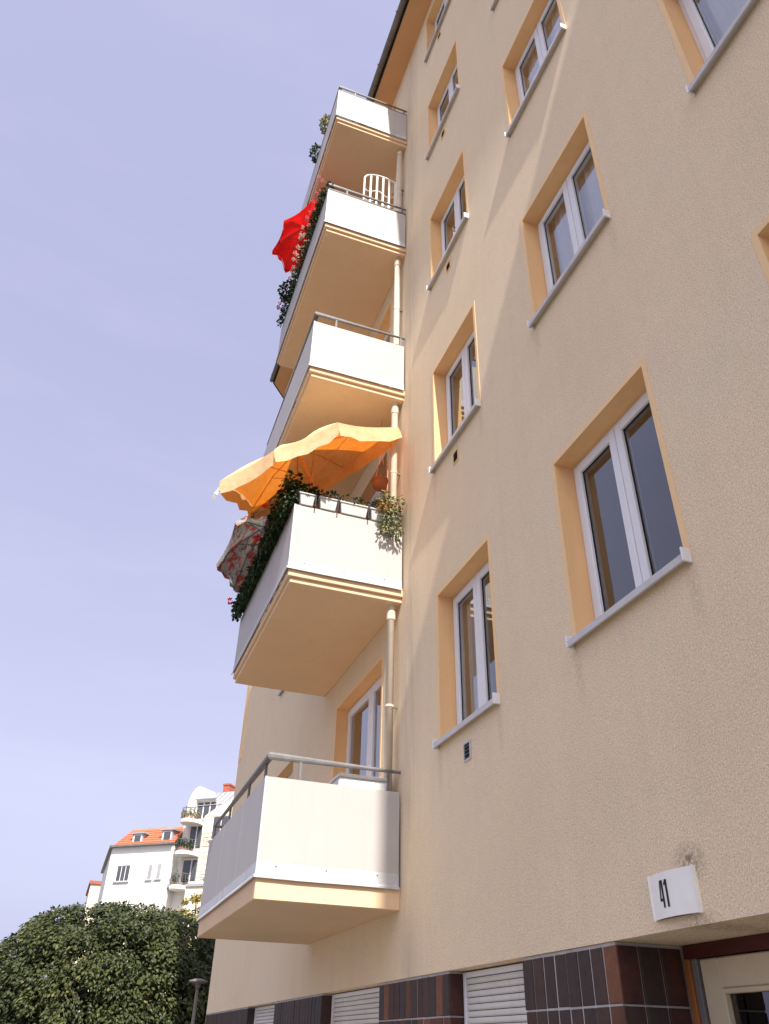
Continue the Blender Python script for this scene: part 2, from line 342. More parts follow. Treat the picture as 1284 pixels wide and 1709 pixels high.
for q in range(K - 1): gb.f.append((2 * q, 2 * q + 1, 2 * q + 3, 2 * q + 2))
bme = gb.mesh('gutter_bracket', Vector()); bme.materials.append(M['gutter_zinc'])
for i in range(14): inst('gutter_bracket', bme, (3.2 + i * 1.0, ov + .02, EAVE + .075), gut)
MB().box(XE - .42, XE + .004, -.004, .006, 6.55, EAVE - .01).build('corner_band', 'cream_band', bld)

# ---- windows: frame > sash, pane, sill, reveal, surround
def ring(mb, x0, x1, z0, z1, w, y0, y1, skip_bottom=False):
    mb.box(x0, x0 + w, y0, y1, z0, z1); mb.box(x1 - w, x1, y0, y1, z0, z1); mb.box(x0 + w, x1 - w, y0, y1, z1 - w, z1)
    if not skip_bottom: mb.box(x0 + w, x1 - w, y0, y1, z0, z0 + w)
def reveal(parent, x0, x1, z0, z1):
    mb = MB(); y1 = YF - .09
    mb.quad((x0, -.0022, z0), (x0, -.0022, z1), (x0, y1, z1), (x0, y1, z0)); mb.quad((x1, -.0022, z0), (x1, y1, z0), (x1, y1, z1), (x1, -.0022, z1))
    mb.quad((x0, -.0022, z1), (x1, -.0022, z1), (x1, y1, z1), (x0, y1, z1)); mb.quad((x0, -.0022, z0), (x0, y1, z0), (x1, y1, z0), (x1, -.0022, z0))
    mb.build('reveal', 'apricot', parent, fixn=False)
    bw = .042; mb = MB()
    mb.box(x0 - bw, x0, -.002, .004, z0, z1 + bw); mb.box(x1, x1 + bw, -.002, .004, z0, z1 + bw); mb.box(x0, x1, -.002, .004, z1, z1 + bw)
    mb.build('surround', 'cream_band', parent)
def window(col, k, x0, x1):
    z0, z1 = rows(k); mb = MB(); ring(mb, x0, x1, z0, z1, .05, YF - .075, YF)
    xm = (x0 + x1) / 2; mb.box(xm - .022, xm + .022, YF - .075, YF - .002, z0 + .05, z1 - .05)
    w_ = mb.build('window', 'pvc', bld, bevel=.004)
    for a, b in ((x0 + .035, xm - .004), (xm + .004, x1 - .035)):
        s = MB(); ring(s, a, b, z0 + .035, z1 - .035, .068, YF - .055, YF + .016); s.build('sash', 'pvc', w_, bevel=.006)
        g = MB(); ring(g, a + .068, b - .068, z0 + .103, z1 - .103, .0045, YF - .0115, YF - .006); g.build('gasket', 'black', w_)
        MB().quad((b - .07, YF - .012, z0 + .1), (a + .07, YF - .012, z0 + .1), (a + .07, YF - .012, z1 - .1), (b - .07, YF - .012, z1 - .1)).build('pane', 'glass', w_, fixn=False)
    sl_ = MB(); e = .035; y1 = .055
    sl_.prism([(x0 - e, YF + .01, z0 + .035), (x0 - e, y1, z0 + .008), (x0 - e, y1, z0 - .034), (x0 - e, y1 - .014, z0 - .034), (x0 - e, y1 - .014, z0 - .008), (x0 - e, YF + .01, z0 + .018)], (x1 - x0 + 2 * e, 0, 0))
    sl_.build('sill', 'sill_metal', w_)
    for xx in (x0 - e - .008, x1 + e - .004):
        MB().box(xx, xx + .012, -.0, y1 + .006, z0 - .04, z0 + .045).build('sill_cap', 'pvc', w_, bevel=.003)
    reveal(w_, x0, x1, z0, z1)
    if (col, k) in CURT:
        mb = MB(); kk = 40; a, b = x0 + .06, x1 - .06; a, b = (a, a + (b - a) * CURT[(col, k)]) if CURT[(col, k)] > 0 else (b + (b - a) * CURT[(col, k)], b)
        pts = [Vector((a + (b - a) * i / kk, YF - .115 + .012 * math.sin(i * 1.4) + .01 * math.sin(i * .6), 0)) for i in range(kk + 1)]
        for p, q in zip(pts, pts[1:]): mb.quad((p.x, p.y, z0 + .02), (q.x, q.y, z0 + .02), (q.x, q.y, z1 + .05), (p.x, p.y, z1 + .05))
        mb.build('curtain', 'curtain', w_, fixn=False)
CURT = {('B', 2): 1, ('B', 3): 1, ('C', 2): 1, ('A', 1): -.3, ('A', 4): .45, ('A', 5): .5}
for (c_, k, x0, x1) in wins: window(c_, k, x0, x1)
# ventilation grilles under the narrow window column
for k in range(1, 6):
    z = 3.49 + (k - 1) * H; v = MB(); x0, x1 = 5.455, 5.565; y = .001
    v.box(x0, x1, -.002, .003, z, z + .13); vb = v.build('vent', 'dark', bld)
    f = MB(); ring(f, x0 - .008, x1 + .008, z - .008, z + .138, .012, -.004, .012); f.build('vent_frame', 'sill_metal' if k == 1 else 'cream_band', vb)
    for i in range(4): MB().quad((x0, .004, z + .02 + i * .03), (x1, .004, z + .02 + i * .03), (x1, .011, z + .008 + i * .03), (x0, .011, z + .008 + i * .03)).build('slat', 'gutter_zinc', vb, fixn=False)

# ---- balcony doors
for k, (x0, x1, z0, z1) in enumerate(doors, 1):
    mb = MB(); ring(mb, x0, x1, z0, z1, .05, YF - .075, YF); xm = 8.36; mb.box(xm - .03, xm + .03, YF - .075, YF - .002, z0 + .05, z1 - .05)
    d = mb.build('balcony_door', 'pvc', bld, bevel=.004)
    for a, b in ((x0 + .035, xm - .004), (xm + .004, x1 - .035)):
        s = MB(); ring(s, a, b, z0 + .035, z1 - .035, .085, YF - .055, YF + .016); s.build('sash', 'pvc', d, bevel=.006)
        MB().quad((b - .08, YF - .012, z0 + .1), (a + .08, YF - .012, z0 + .1), (a + .08, YF - .012, z1 - .1), (b - .08, YF - .012, z1 - .1)).build('pane', 'glass', d, fixn=False)
    reveal(d, x0, x1, z0, z1)

# ---- drainpipe running down through the balconies
dp = MB().tube([(7.105, .085, 2.8), (7.105, .085, 14.43)], .042, 14).build('drainpipe', 'pipe_paint', bld, smooth=True)
for k in range(1, 5):
    zk = (k - 1) * H
    for z, r_, hh in ((5.42, .049, .10), (4.45, .046, .022)):
        MB().tube([(7.105, .085, z + zk), (7.105, .085, z + hh + zk)], r_, 14).build('pipe_collar', 'pipe_paint', dp)
    MB().box(7.095, 7.115, 0.0, .06, 4.452 + zk, 4.47 + zk).build('pipe_bracket', 'rail_metal', dp)

# ---- balconies
XN, XF, PY = 6.96, 9.97, 1.285
def balcony(k):
    zk = (k - 1) * H; P0 = 2.795 + zk; P1 = 3.592 + zk; RZ = 3.785 + zk
    s = MB()
    if k == 1: s.box(XN + .010, XF - .03, .0, PY - .010, 2.607, P0 - .006)
    else:
        s.box(XN + .010, XF - .010, .0, PY - .010, 2.700 + zk, P0 - .006); s.box(XN + .040, XF - .040, .0, PY - .040, 2.640 + zk, 2.7005 + zk)
    b = s.build('balcony', 'slab_paint', bld, bevel=.006)
    # parapet boards
    MB().box(XN, XN + .008, .02, PY - .012, P0 - .004, P1).build('side_panel', 'panel_white', b)
    MB().box(XF - .008, XF, .02, PY - .012, P0 - .004, P1).build('side_panel', 'panel_white', b)
    cuts = [XN + .012, XN + .95, XN + 1.98, XF - .012]
    for a, c in zip(cuts, cuts[1:]): MB().box(a + .003, c - .003, PY - .008, PY, P0 - .004, P1 + random.uniform(-.004, .004)).build('front_panel', 'panel_white', b)
    MB().box(XN - .004, XN + .014, PY - .016, PY + .004, P0, P1 + .002).build('corner_trim', 'flashing', b)
    # sheet metal flashing with a drip edge, slightly buckled
    f = MB(); prof = [(.001, .10), (.004, .035), (.005, .006), (.016, -.010), (.017, -.026), (.012, -.027), (.010, -.012), (-.001, .0)]
    loop = []
    pth = [(XN, .02, 0)] + [(XN, y, 0) for y in (.3, .6, .9)] + [(XN, PY, 1), ] + [(x, PY, 2) for x in (7.6, 8.2, 8.8, 9.4)] + [(XF, PY, 3)]
    rings = []
    for (x, y, c) in pth:
        w1 = random.uniform(-.004, .004); r0 = len(f.v)
        for (o_, h) in prof:
            dx = -o_ if c in (0, 1) else (o_ if c == 3 else 0); dy = o_ if c in (1, 2, 3) else 0
            f.v.append(Vector((x + dx - (.0015 if c == 0 else 0), y + dy, P0 + h + w1)))
        rings.append(r0)
    kk = len(prof)
    for a, c in zip(rings, rings[1:]):
        for q in range(kk): f.f.append((a + q, a + (q + 1) % kk, c + (q + 1) % kk, c + q))
    f.f.append(tuple(range(kk))); f.f.append(tuple(rings[-1] + q for q in range(kk)))
    fl = f.build('flashing', 'flashing', b)
    bo = MB()
    for y in (.22, .68, 1.12): bo.tube([(XN - .007, y, P0 + .07), (XN + .0, y, P0 + .07)], .007, 6)
    bo.build('bolts', 'rail_metal', fl)
    # handrail and posts
    rl = MB().tube([(XN + .035, .0, RZ), (XN + .035, PY - .035, RZ), (XF - .035, PY - .035, RZ), (XF - .035, .0, RZ)], .0145, 8).build('handrail', 'rail_metal', b)
    if k in (4, 5): MB().tube([(XN + .035, .0, P1 + .07), (XN + .035, PY - .035, P1 + .07), (XF - .035, PY - .035, P1 + .07), (XF - .035, .0, P1 + .07)], .012, 6).build('lower_rail', 'rail_metal', b)
    ps = [(XN + .035, y) for y in ((.12, .97) if k in (1, 2) else (.06, .98))] + [(x, PY - .035) for x in (XN + .2, 7.9, 8.9, XF - .1)]
    for (x, y) in ps: MB().box(x - .008, x + .008, y - .012, y + .012, P0 - .02, RZ).build('post', 'rail_metal', b)
    return b
for k in range(1, 6): balcony(k)

# ---- clinker base: piers with tiles, recessed basement shutters, entrance
piers = [(3.88, 4.88), (5.98, 7.48), (9.25, 11.39), (13.03, 16.58)]
pl = MB()
for a, b in piers: pl.box(a + .012, b - .012, -.45, -.0115, 0, 2.098)
opens = [(4.88, 5.98), (7.48, 9.25), (11.39, 13.03)]
for a, b in opens: pl.box(a - .012, b + .012, -.45, -.0115, 0, 1.0)
pl.box(XW0, 1.55, -.45, -.0115, 0, 2.098)
plinth = pl.build('plinth', 'mortar', bld)
TW, TH, PW, PH = .1145, .255, .1235, .265
def tile_mesh(w, h, mt, nm='tile'):
    t = MB(); t.box(0, w, -.012, 0, 0, h); me = t.mesh(nm, Vector()); bm = bmesh.new(); bm.from_mesh(me)
    bmesh.ops.bevel(bm, geom=[e for e in bm.edges if all(v.co.y > -.001 for v in e.verts)], offset=.004, segments=1, affect='EDGES'); bmesh.ops.recalc_face_normals(bm, faces=bm.faces); bm.to_mesh(me); bm.free(); me.materials.append(mt); return me
rt = random.Random(11); cache = {}
def tile(x, z, w, weights, rot=None):
    mi = rt.choices(range(6), weights)[0]; key = (round(w, 4), mi)
    if key not in cache: cache[key] = tile_mesh(w, TH, TILES[mi])
    y = -.006 + rt.uniform(-.0025, .002)
    o = inst('tile', cache[key], (x, y, z) if rot is None else rot, plinth)
    o.rotation_euler = (rt.uniform(-.004, .004), rt.uniform(-.006, .006), rt.uniform(-.006, .006))
    return o
WT = [(8, 8, 2, 1, 1, 5), (6, 6, 4, 5, 3, 4), (9, 8, 1, 0, 0, 6), (9, 8, 1, 0, 0, 6)]
stuff = MB()
for pi, (a, b) in enumerate(piers):
    nc = max(1, round((b - a) / PW)); pw = (b - a) / nc
    for r_ in range(3):
        for cidx in range(nc):
            wts = WT[pi]
            if pi == 0 and cidx == 0: wts = (0, 0, 1, 1, 4, 0)
            if r_ == 0: pass
            tile(a + cidx * pw + .0045, 2.082 - TH - r_ * PH, pw - .009, wts)
    for r_ in range(3, 8):
        for cidx in range(nc): stuff.box(a + cidx * pw + .0045, a + (cidx + 1) * pw - .0045, -.0185, -.006, 2.082 - TH - r_ * PH, 2.082 - r_ * PH)
tag(stuff.build('lower_tiles', 'clinker_0', plinth), kind='stuff')
# tiles on the pier flanks that face the street end of each recess
def flank(x, depth, n_):
    for r_ in range(3):
        for i in range(n_):
            mi = rt.choices(range(6), (6, 6, 4, 0, 0, 4))[0]; wd = depth / n_ - .009; key = (round(wd, 4), mi)
            if key not in cache: cache[key] = tile_mesh(wd, TH, TILES[mi])
            o = inst('tile', cache[key], (x, -.022 - i * depth / n_, 2.082 - TH - r_ * PH), plinth); o.rotation_euler = (0, 0, -math.pi / 2)
            o.rotation_euler = (0, 0, math.pi * 1.5)
for x, d_, n_ in ((3.892, .40, 3), (5.992, .115, 1), (9.262, .115, 1), (13.042, .115, 1)):
    for r_ in range(3):
        for i in range(n_):
            mi = rt.choices(range(6), (6, 6, 4, 0, 0, 4))[0]; wd = d_ / n_ - .009; key = ('f', round(wd, 4), mi)
            if key not in cache:
                t = MB(); t.box(-.012, 0, -wd, 0, 0, TH); me = t.mesh('tile', Vector()); bm = bmesh.new(); bm.from_mesh(me)
                bmesh.ops.bevel(bm, geom=[e for e in bm.edges if all(v.co.x < -.011 for v in e.verts)], offset=.004, segments=1, affect='EDGES'); bmesh.ops.recalc_face_normals(bm, faces=bm.faces); bm.to_mesh(me); bm.free(); me.materials.append(TILES[mi]); cache[key] = me
            inst('tile', cache[key], (x, -.012 - i * d_ / n_, 2.082 - TH - r_ * PH), plinth)
# basement roller shutters
for (a, b) in opens:
    ys = -.125; f = MB(); ring(f, a + .004, b - .004, 1.0, 2.09, .035, ys - .06, ys + .012)
    sh = f.build('roller_shutter', 'pvc', bld, bevel=.003); sm = MB(); PT = .0395
    w_ = b - a - .078
    for i, (y, z) in enumerate(((-.004, 0), (.006, .008), (.008, .02), (.004, .033), (-.006, .0365))): sm.v += [Vector((0, y, z)), Vector((w_, y, z))]
    for i in range(4): sm.f.append((2 * i, 2 * i + 1, 2 * i + 3, 2 * i + 2))
    me = sm.mesh('slat', Vector()); me.materials.append(M['shutter'])
    MB().box(a + .04, b - .04, ys - .05, ys - .012, 1.03, 2.06).build('shutter_backing', 'dark', sh)
    i = 0; z = 2.055 - PT
    while z > 1.03: inst('slat', me, (a + .039, ys - .002 + random.uniform(-.0015, .0015), z), sh); z -= PT
# entrance
yd = -.42; dx0, dx1 = 1.56, 3.872
e = MB(); e.box(dx0, dx1, yd - .08, yd + .012, 2.035, 2.0985); ent = e.build('entrance_door', 'door_red', bld, bevel=.004)
MB().box(dx1 - .045, dx1, yd - .05, yd + .02, 0.1, 2.034).build('door_post', 'door_brown', ent, bevel=.004)
MB().box(dx1 - .088, dx1 - .047, yd - .06, yd + .008, 0.1, 2.034).build('door_jamb', 'rail_metal', ent, bevel=.004)
lf = MB(); ring(lf, 2.75, dx1 - .096, .15, 2.03, .135, yd - .055, yd - .005); leaf = lf.build('door_leaf', 'door_cream', ent, bevel=.006)
bd = MB(); ring(bd, 2.885, dx1 - .231, .285, 1.895, .022, yd - .03, yd + .006); bd.build('glazing_bead', 'door_cream', ent, bevel=.004)
MB().quad((dx1 - .25, yd - .028, .3), (2.9, yd - .028, .3), (2.9, yd - .028, 1.88), (dx1 - .25, yd - .028, 1.88)).build('pane', 'glass', ent, fixn=False)
lf = MB(); ring(lf, 1.62, 2.742, .15, 2.03, .135, yd - .055, yd - .005); lf.build('door_leaf', 'door_cream', ent, bevel=.006)
MB().quad((2.61, yd - .028, .3), (1.75, yd - .028, .3), (1.75, yd - .028, 1.9), (2.61, yd - .028, 1.9)).build('pane', 'glass', ent, fixn=False)
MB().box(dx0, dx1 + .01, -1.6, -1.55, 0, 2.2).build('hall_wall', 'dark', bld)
MB().box(dx0 - .2, dx1 + .01, -.5, .0, 0, .12).build('door_step', 'kerb_stone', bld)

# ================================================================== house number lamp
LQ = (at((1170, 1524), 1, .012).x, at((1096, 1537), 1, .012).x + .004, at((1096, 1537), 1, .012).z, at((1086, 1463), 1, .012).z)
nl = empty('house_number_lamp', (3.215, 0, 2.12)); tag(nl, 'white curved house number lamp reading 41 above the entrance', 'house number')
nx0, nx1, nz0, nz1 = LQ; K = 16
def arc(i, extra=0.0):
    t_ = i / K; x = nx1 + (nx0 - nx1) * t_; return x,   .012 + (.026) * (1 - (2 * t_ - 1) ** 2) + extra
hb = MB()
for i in range(K):
    (xa, ya), (xb, yb_) = arc(i), arc(i + 1); hb.quad((xa, ya, nz0), (xb, yb_, nz0), (xb, yb_, nz1), (xa, ya, nz1))
hb.build('lamp_front', 'lamp_white', nl, fixn=False, smooth=False)
for z, mt_, nm in ((nz0 + .002, 'lamp_dirty', 'lamp_base'), (nz1 - .002, 'lamp_white', 'lamp_top')):
    pts = [(arc(i)[0], arc(i)[1] - .003, z) for i in range(K + 1)] + [(nx0, 0, z), (nx1, 0, z)]
    MB().prism(pts, (0, 0, .002 if z < 2.2 else -.002)).build(nm, mt_, nl)
for x in (nx0 - .006, nx1 - .002): MB().box(x, x + .008, 0, .02, nz0 - .002, nz1 + .002).build('lamp_edge', 'lamp_white', nl)
# figures: u runs along the front from the far end, in metres
def onarc(u, z):
    t_ = u / (nx1 - nx0); x = nx1 - u; return Vector((x, .0125 + .026 * (1 - (2 * t_ - 1) ** 2) + .0012, nz0 + z))
def glyph(polys):
    mb = MB()
    for (u0, z0, u1, z1, u2, z2, u3, z3) in polys: mb.quad(onarc(u0, z0), onarc(u1, z1), onarc(u2, z2), onarc(u3, z3))
    return mb
zb, zt = .042, .160; s_ = .0145
fo = .088
glyph([(fo + .022, zb, fo + .022 + s_, zb, fo + .022 + s_, zt, fo + .022, zt), (fo, zb + .028, fo + .022, zb + .028, fo + .022, zb + .040, fo, zb + .040),
       (fo + .0325, zb + .028, fo + .037, zb + .028, fo + .037, zb + .040, fo + .0325, zb + .040), (fo, zb + .040, fo + .011, zb + .040, fo + .0225, zt, fo + .011, zt)]).build('figure', 'black', nl, fixn=False)
fo = .133
glyph([(fo + .010, zb, fo + .025, zb, fo + .025, zt, fo + .010, zt), (fo, zt - .026, fo + .010, zt - .022, fo + .010, zt - .006, fo, zt - .014), (fo + .004, zt - .014, fo + .010, zt - .008, fo + .0101, zt, fo + .008, zt)]).build('figure', 'black', nl, fixn=False)

# ================================================================== plants
def foliage(mb, ctr, rad, cnt, L, rng, droop=.3, flat=1.0):
    ctr = Vector(ctr)
    for _ in range(cnt):
        d = Vector((rng.gauss(0, 1), rng.gauss(0, 1), rng.gauss(0, 1))).normalized(); rr_ = rng.uniform(.35, 1) ** .6
        p = ctr + Vector((d.x * rad[0], d.y * rad[1], d.z * rad[2])) * rr_
        dr = (d + Vector((rng.uniform(-.8, .8), rng.uniform(-.8, .8), rng.uniform(-.8, .5) - droop))).normalized()
        ll = L * rng.uniform(.6, 1.25); mb.leaf(p, dr, Vector((d.x * .5 + rng.uniform(-.5, .5), d.y * .5 + rng.uniform(-.5, .5), 1)), ll, ll * rng.uniform(.55, .8) * flat, rng.random())
def flowers(mb, pts, r_, rng):
    for p in pts:
        p = Vector(p)
        for _ in range(26):
            d = Vector((rng.gauss(0, 1), rng.gauss(0, 1), rng.gauss(0, 1))).normalized(); mb.leaf(p + d * r_ * .5, d, Vector((rng.gauss(0, 1), rng.gauss(0, 1), rng.gauss(0, 1))), r_ * .8, r_ * .7, rng.random())
def planter(name, x0, x1, y0, y1, z, hgt, boxmat, label, group=None, cat='planter', baskets=True):
    p = empty(name, ((x0 + x1) / 2, (y0 + y1) / 2, z)); tag(p, label, cat, group)
    b = MB(); i = .02; b.v += [Vector(q) for q in ((x0 + i, y0 + i, z), (x1 - i, y0 + i, z), (x1 - i, y1 - i, z), (x0 + i, y1 - i, z), (x0, y0, z + hgt), (x1, y0, z + hgt), (x1, y1, z + hgt), (x0, y1, z + hgt))]
    b.f += [(3, 2, 1, 0), (4, 5, 6, 7), (0, 1, 5, 4), (1, 2, 6, 5), (2, 3, 7, 6), (3, 0, 4, 7)]
    b.build('box', boxmat, p, bevel=.006)
    r_ = MB(); ring_z = z + hgt; r_.box(x0 - .008, x1 + .008, y0 - .008, y1 + .008, ring_z - .02, ring_z - .002); r_.build('rim', boxmat, p, bevel=.003)
    return p
rg = random.Random(5)
z2 = H
# near-side rail boxes on the parasol balcony
lbl = ['short white flower box at the front corner of the yellow parasol balcony rail', 'white flower box beside the short corner box on the balcony rail', 'white flower box between two others on the balcony rail, full of low green plants',
       'white flower box beside the wall end of the balcony rail, overgrown by a trailing plant']
spans = [(1.06, 1.25), (.80, 1.02), (.44, .78), (.06, .42)]
for (y0, y1), lb in zip(spans, lbl):
    p = planter('flower_box', 6.925, 7.075, y0 + .006, y1 - .006, 3.60 + z2, .15, 'box_plastic', lb, cat='flower box')
    fm = MB(); cnt = 3
    for i in range(cnt): foliage(fm, (6.99, y0 + (y1 - y0) * (i + .5) / cnt, 3.80 + z2), (.07, .06, .06 if y0 < 1 else .10), 46 if y0 < 1 else 110, .045, rg)
    fm.build('plant', 'leaf_dark', p)
    for yy in (y0 + .004, ):
        MB().box(6.912, 6.92, yy - .007, yy + .007, 3.585 + z2, 3.79 + z2).build('bracket', 'black', p)
    if y0 < .1:
        fm = MB()
        for (yy, zz, ry, rz_, cn) in ((.22, 3.80, .13, .13, 190), (.18, 3.66, .12, .13, 170), (.24, 3.52, .09, .12, 110), (.12, 3.50, .07, .13, 80), (.29, 3.88, .07, .12, 70), (.10, 3.86, .06, .08, 50)):
            foliage(fm, (6.88, yy, zz + z2), (.09, ry, rz_), cn, .052, rg, .6, .8)
        fm.build('trailing_plant', 'leaf_light', p)
        fm = MB(); flowers(fm, [(6.84, .32, 3.76 + z2), (6.83, .27, 3.72 + z2), (6.85, .34, 3.70 + z2)], .022, rg); fm.build('blossom', 'petal_orange', p)
# street-side boxes with dark trailing greenery
for i in range(3):
    x0 = 7.0 + i * .98; x1 = x0 + .95
    p = planter('flower_box', x0, x1, 1.09, 1.235, 3.52 + z2, .15, 'basket', ['long flower box of dark trailing ivy on the street side under the yellow parasol edge', 'long flower box with red geranium and dark leaves beside the floral parasol', 'long flower box of dark leaves at the far end of the parasol balcony'][i], cat='flower box')
    fm = MB()
    for q in range(6):
        xx = x0 + (q + .5) * .16
        foliage(fm, (xx, 1.26, 3.80 + z2), (.13, .13, .15), 170, .06, rg, .5); foliage(fm, (xx, 1.36, 3.66 + z2), (.12, .07, .13), 130, .056, rg, .8)
        if i < 1: foliage(fm, (xx, 1.30, 3.98 + z2), (.13, .12, .10), 90, .06, rg, .4)
    fm.build('plant', 'leaf_dark', p)
    fl = {0: [], 1: [(8.35, 1.43, 3.95 + z2), (8.30, 1.42, 3.91 + z2)], 2: [(9.88, 1.47, 3.80 + z2)]}[i]
    if fl: fm = MB(); flowers(fm, fl, .045, rg); fm.build('blossom', 'petal_red', p)
# balcony above: flowering boxes along the street side
z4 = 3 * H
for i in range(3):
    x0 = 7.0 + i * .98; x1 = x0 + .95
    p = planter('flower_box', x0, x1, 1.09, 1.235, 3.52 + z4, .15, 'basket', ['dark flower box with pink blossom by the corner of the red parasol balcony', 'dark flower box of white and pink blossom in front of the red parasol', 'dark flower box with magenta blossom and a bush beyond the red parasol'][i], cat='flower box')
    fm = MB(); ff = MB()
    for q in range(6):
        xx = x0 + (q + .5) * .16; hh = rg.uniform(.10, .17)
        dn = (1.0, .9, .8)[i] * (1.2 if q % 2 else .75); foliage(fm, (xx, 1.25, 3.75 + z4), (.12, .10, hh * .8), int(110 * dn), .052, rg, .4); foliage(fm, (xx, 1.34, 3.64 + z4), (.09, .05, .08), int(45 * dn), .048, rg, .8)
        flowers(ff, [(xx + rg.uniform(-.1, .1), 1.32 + rg.uniform(0, .12), 3.84 + z4 + rg.uniform(-.04, .14)) for _ in range(4 if i == 1 else 2)], .03, rg)
    if i == 2: foliage(fm, (9.3, 1.34, 3.86 + z4), (.20, .16, .18), 420, .055, rg)
    fm.build('plant', 'leaf_dark', p); ff.build('blossom', ['petal_pink', 'petal_white', 'petal_red'][i], p)
z5 = 4 * H
for i, (xx, rad) in enumerate(((7.75, .13), (8.35, .15))):
    p = planter('flower_pot', xx - .09, xx + .09, 1.09, 1.235, 3.46 + z5, .16, 'terracotta', ['small pot of pale green leaves on the street side of the topmost balcony', 'small pot with a dark bushy plant on the street side of the topmost balcony'][i], cat='flower pot')
    fm = MB(); foliage(fm, (xx, 1.28, 3.80 + z5), (rad, rad, .22), 300, .055, rg); fm.build('plant', ['leaf_light', 'leaf_dark'][i], p)
# hanging terracotta pot
hp = empty('hanging_pot', (7.45, .17, 7.42)); tag(hp, 'round terracotta pot hanging on red cords beside the drainpipe', 'hanging pot')
ctr = at((645, 812), 0, 7.45); ctr.y = max(ctr.y, .14); hp.location = ctr - Vector((0, 0, .07))
po = MB(); prof = [(.03, -.07), (.07, -.055), (.092, -.01), (.098, .05), (.106, .055), (.106, .075), (.09, .075), (.085, .02)]; K = 16
for (r_, h) in prof:
    for q in range(K): po.v.append(ctr + Vector((r_ * math.cos(q * 2 * math.pi / K), r_ * math.sin(q * 2 * math.pi / K), h)))
for a in range(len(prof) - 1):
    for q in range(K): po.f.append((a * K + q, a * K + (q + 1) % K, (a + 1) * K + (q + 1) % K, (a + 1) * K + q))
po.f.append(tuple(range(K - 1, -1, -1))); po.f.append(tuple(range((len(prof) - 1) * K, len(prof) * K)))
po.build('pot', 'terracotta', hp, smooth=True)
top = Vector((ctr.x, ctr.y, 8.55))
for q in range(3):
    an = q * 2.09 + .4; MB().tube([ctr + Vector((.1 * math.cos(an), .1 * math.sin(an), .06)), ctr + Vector((0, 0, .55)), top], .004, 4).build('cord', 'petal_red' if False else 'brick_red', hp)
fm = MB(); foliage(fm, ctr + Vector((0, 0, .09)), (.08, .08, .04), 60, .04, rg); fm.build('plant', 'leaf_dark', hp)
# bench-like white box on the lowest balcony
bx = empty('storage_box', (7.28, .33, 2.8)); tag(bx, 'white storage box standing behind the panel of the lowest balcony', 'box')
MB().box(7.06, 7.5, .09, .58, 2.785, 3.70).build('body', 'white_lacquer', bx, bevel=.012); MB().box(7.05, 7.51, .085, .585, 3.702, 3.735).build('lid', 'white_lacquer', bx, bevel=.01)
# arched white trellis on the red parasol balcony
tp = empty('arched_trellis', (7.16, .33, 11.65)); tag(tp, 'white arched trellis screen standing behind the balcony rail near the wall', 'trellis')
ty0, ty1, tz0, tz1, tx = .02, .66, 11.64, 13.60, 7.17
def arch_z(y): c_ = (ty0 + ty1) / 2; h_ = (ty1 - ty0) / 2; return tz1 - .20 + .20 * math.sqrt(max(0, 1 - ((y - c_) / h_) ** 2))
fr_ = [(tx, ty0, tz0)] + [(tx, ty0 + (ty1 - ty0) * (1 - math.cos(math.pi * i / 14)) / 2, arch_z(ty0 + (ty1 - ty0) * (1 - math.cos(math.pi * i / 14)) / 2)) for i in range(15)] + [(tx, ty1, tz0)]
MB().tube(fr_, .018, 8).build('frame', 'white_lacquer', tp, smooth=True)
for i in range(1, 6):
    y = ty0 + (ty1 - ty0) * i / 6; MB().box(tx - .008, tx + .008, y - .016, y + .016, tz0, arch_z(y)).build('slat', 'white_lacquer', tp)
for zz in (12.35, 12.62, 12.88, 13.14):
    MB().tube([(tx + .012, ty0 + (ty1 - ty0) * i / 12, zz + .05 * math.sin(i * math.pi / 3)) for i in range(13)], .011, 6).build('crossbar', 'white_lacquer', tp, smooth=True)
# dark pots seen through the trellis
for i, (y, z) in enumerate(((.16, 12.92), (.46, 12.70))):
    o = empty('wall_plant', (7.45, y, z)); tag(o, ['dark leafy plant behind the upper openings of the arched trellis', 'dark leafy plant behind the lower openings of the arched trellis'][i], 'plant')
    fm = MB(); foliage(fm, (7.45, y, z), (.14, .14, .16), 260, .06, rg); fm.build('foliage', 'leaf_dark', o); MB().tube([(7.45, y, 11.66), (7.45, y, z)], .012, 6).build('stem', 'bark', o)

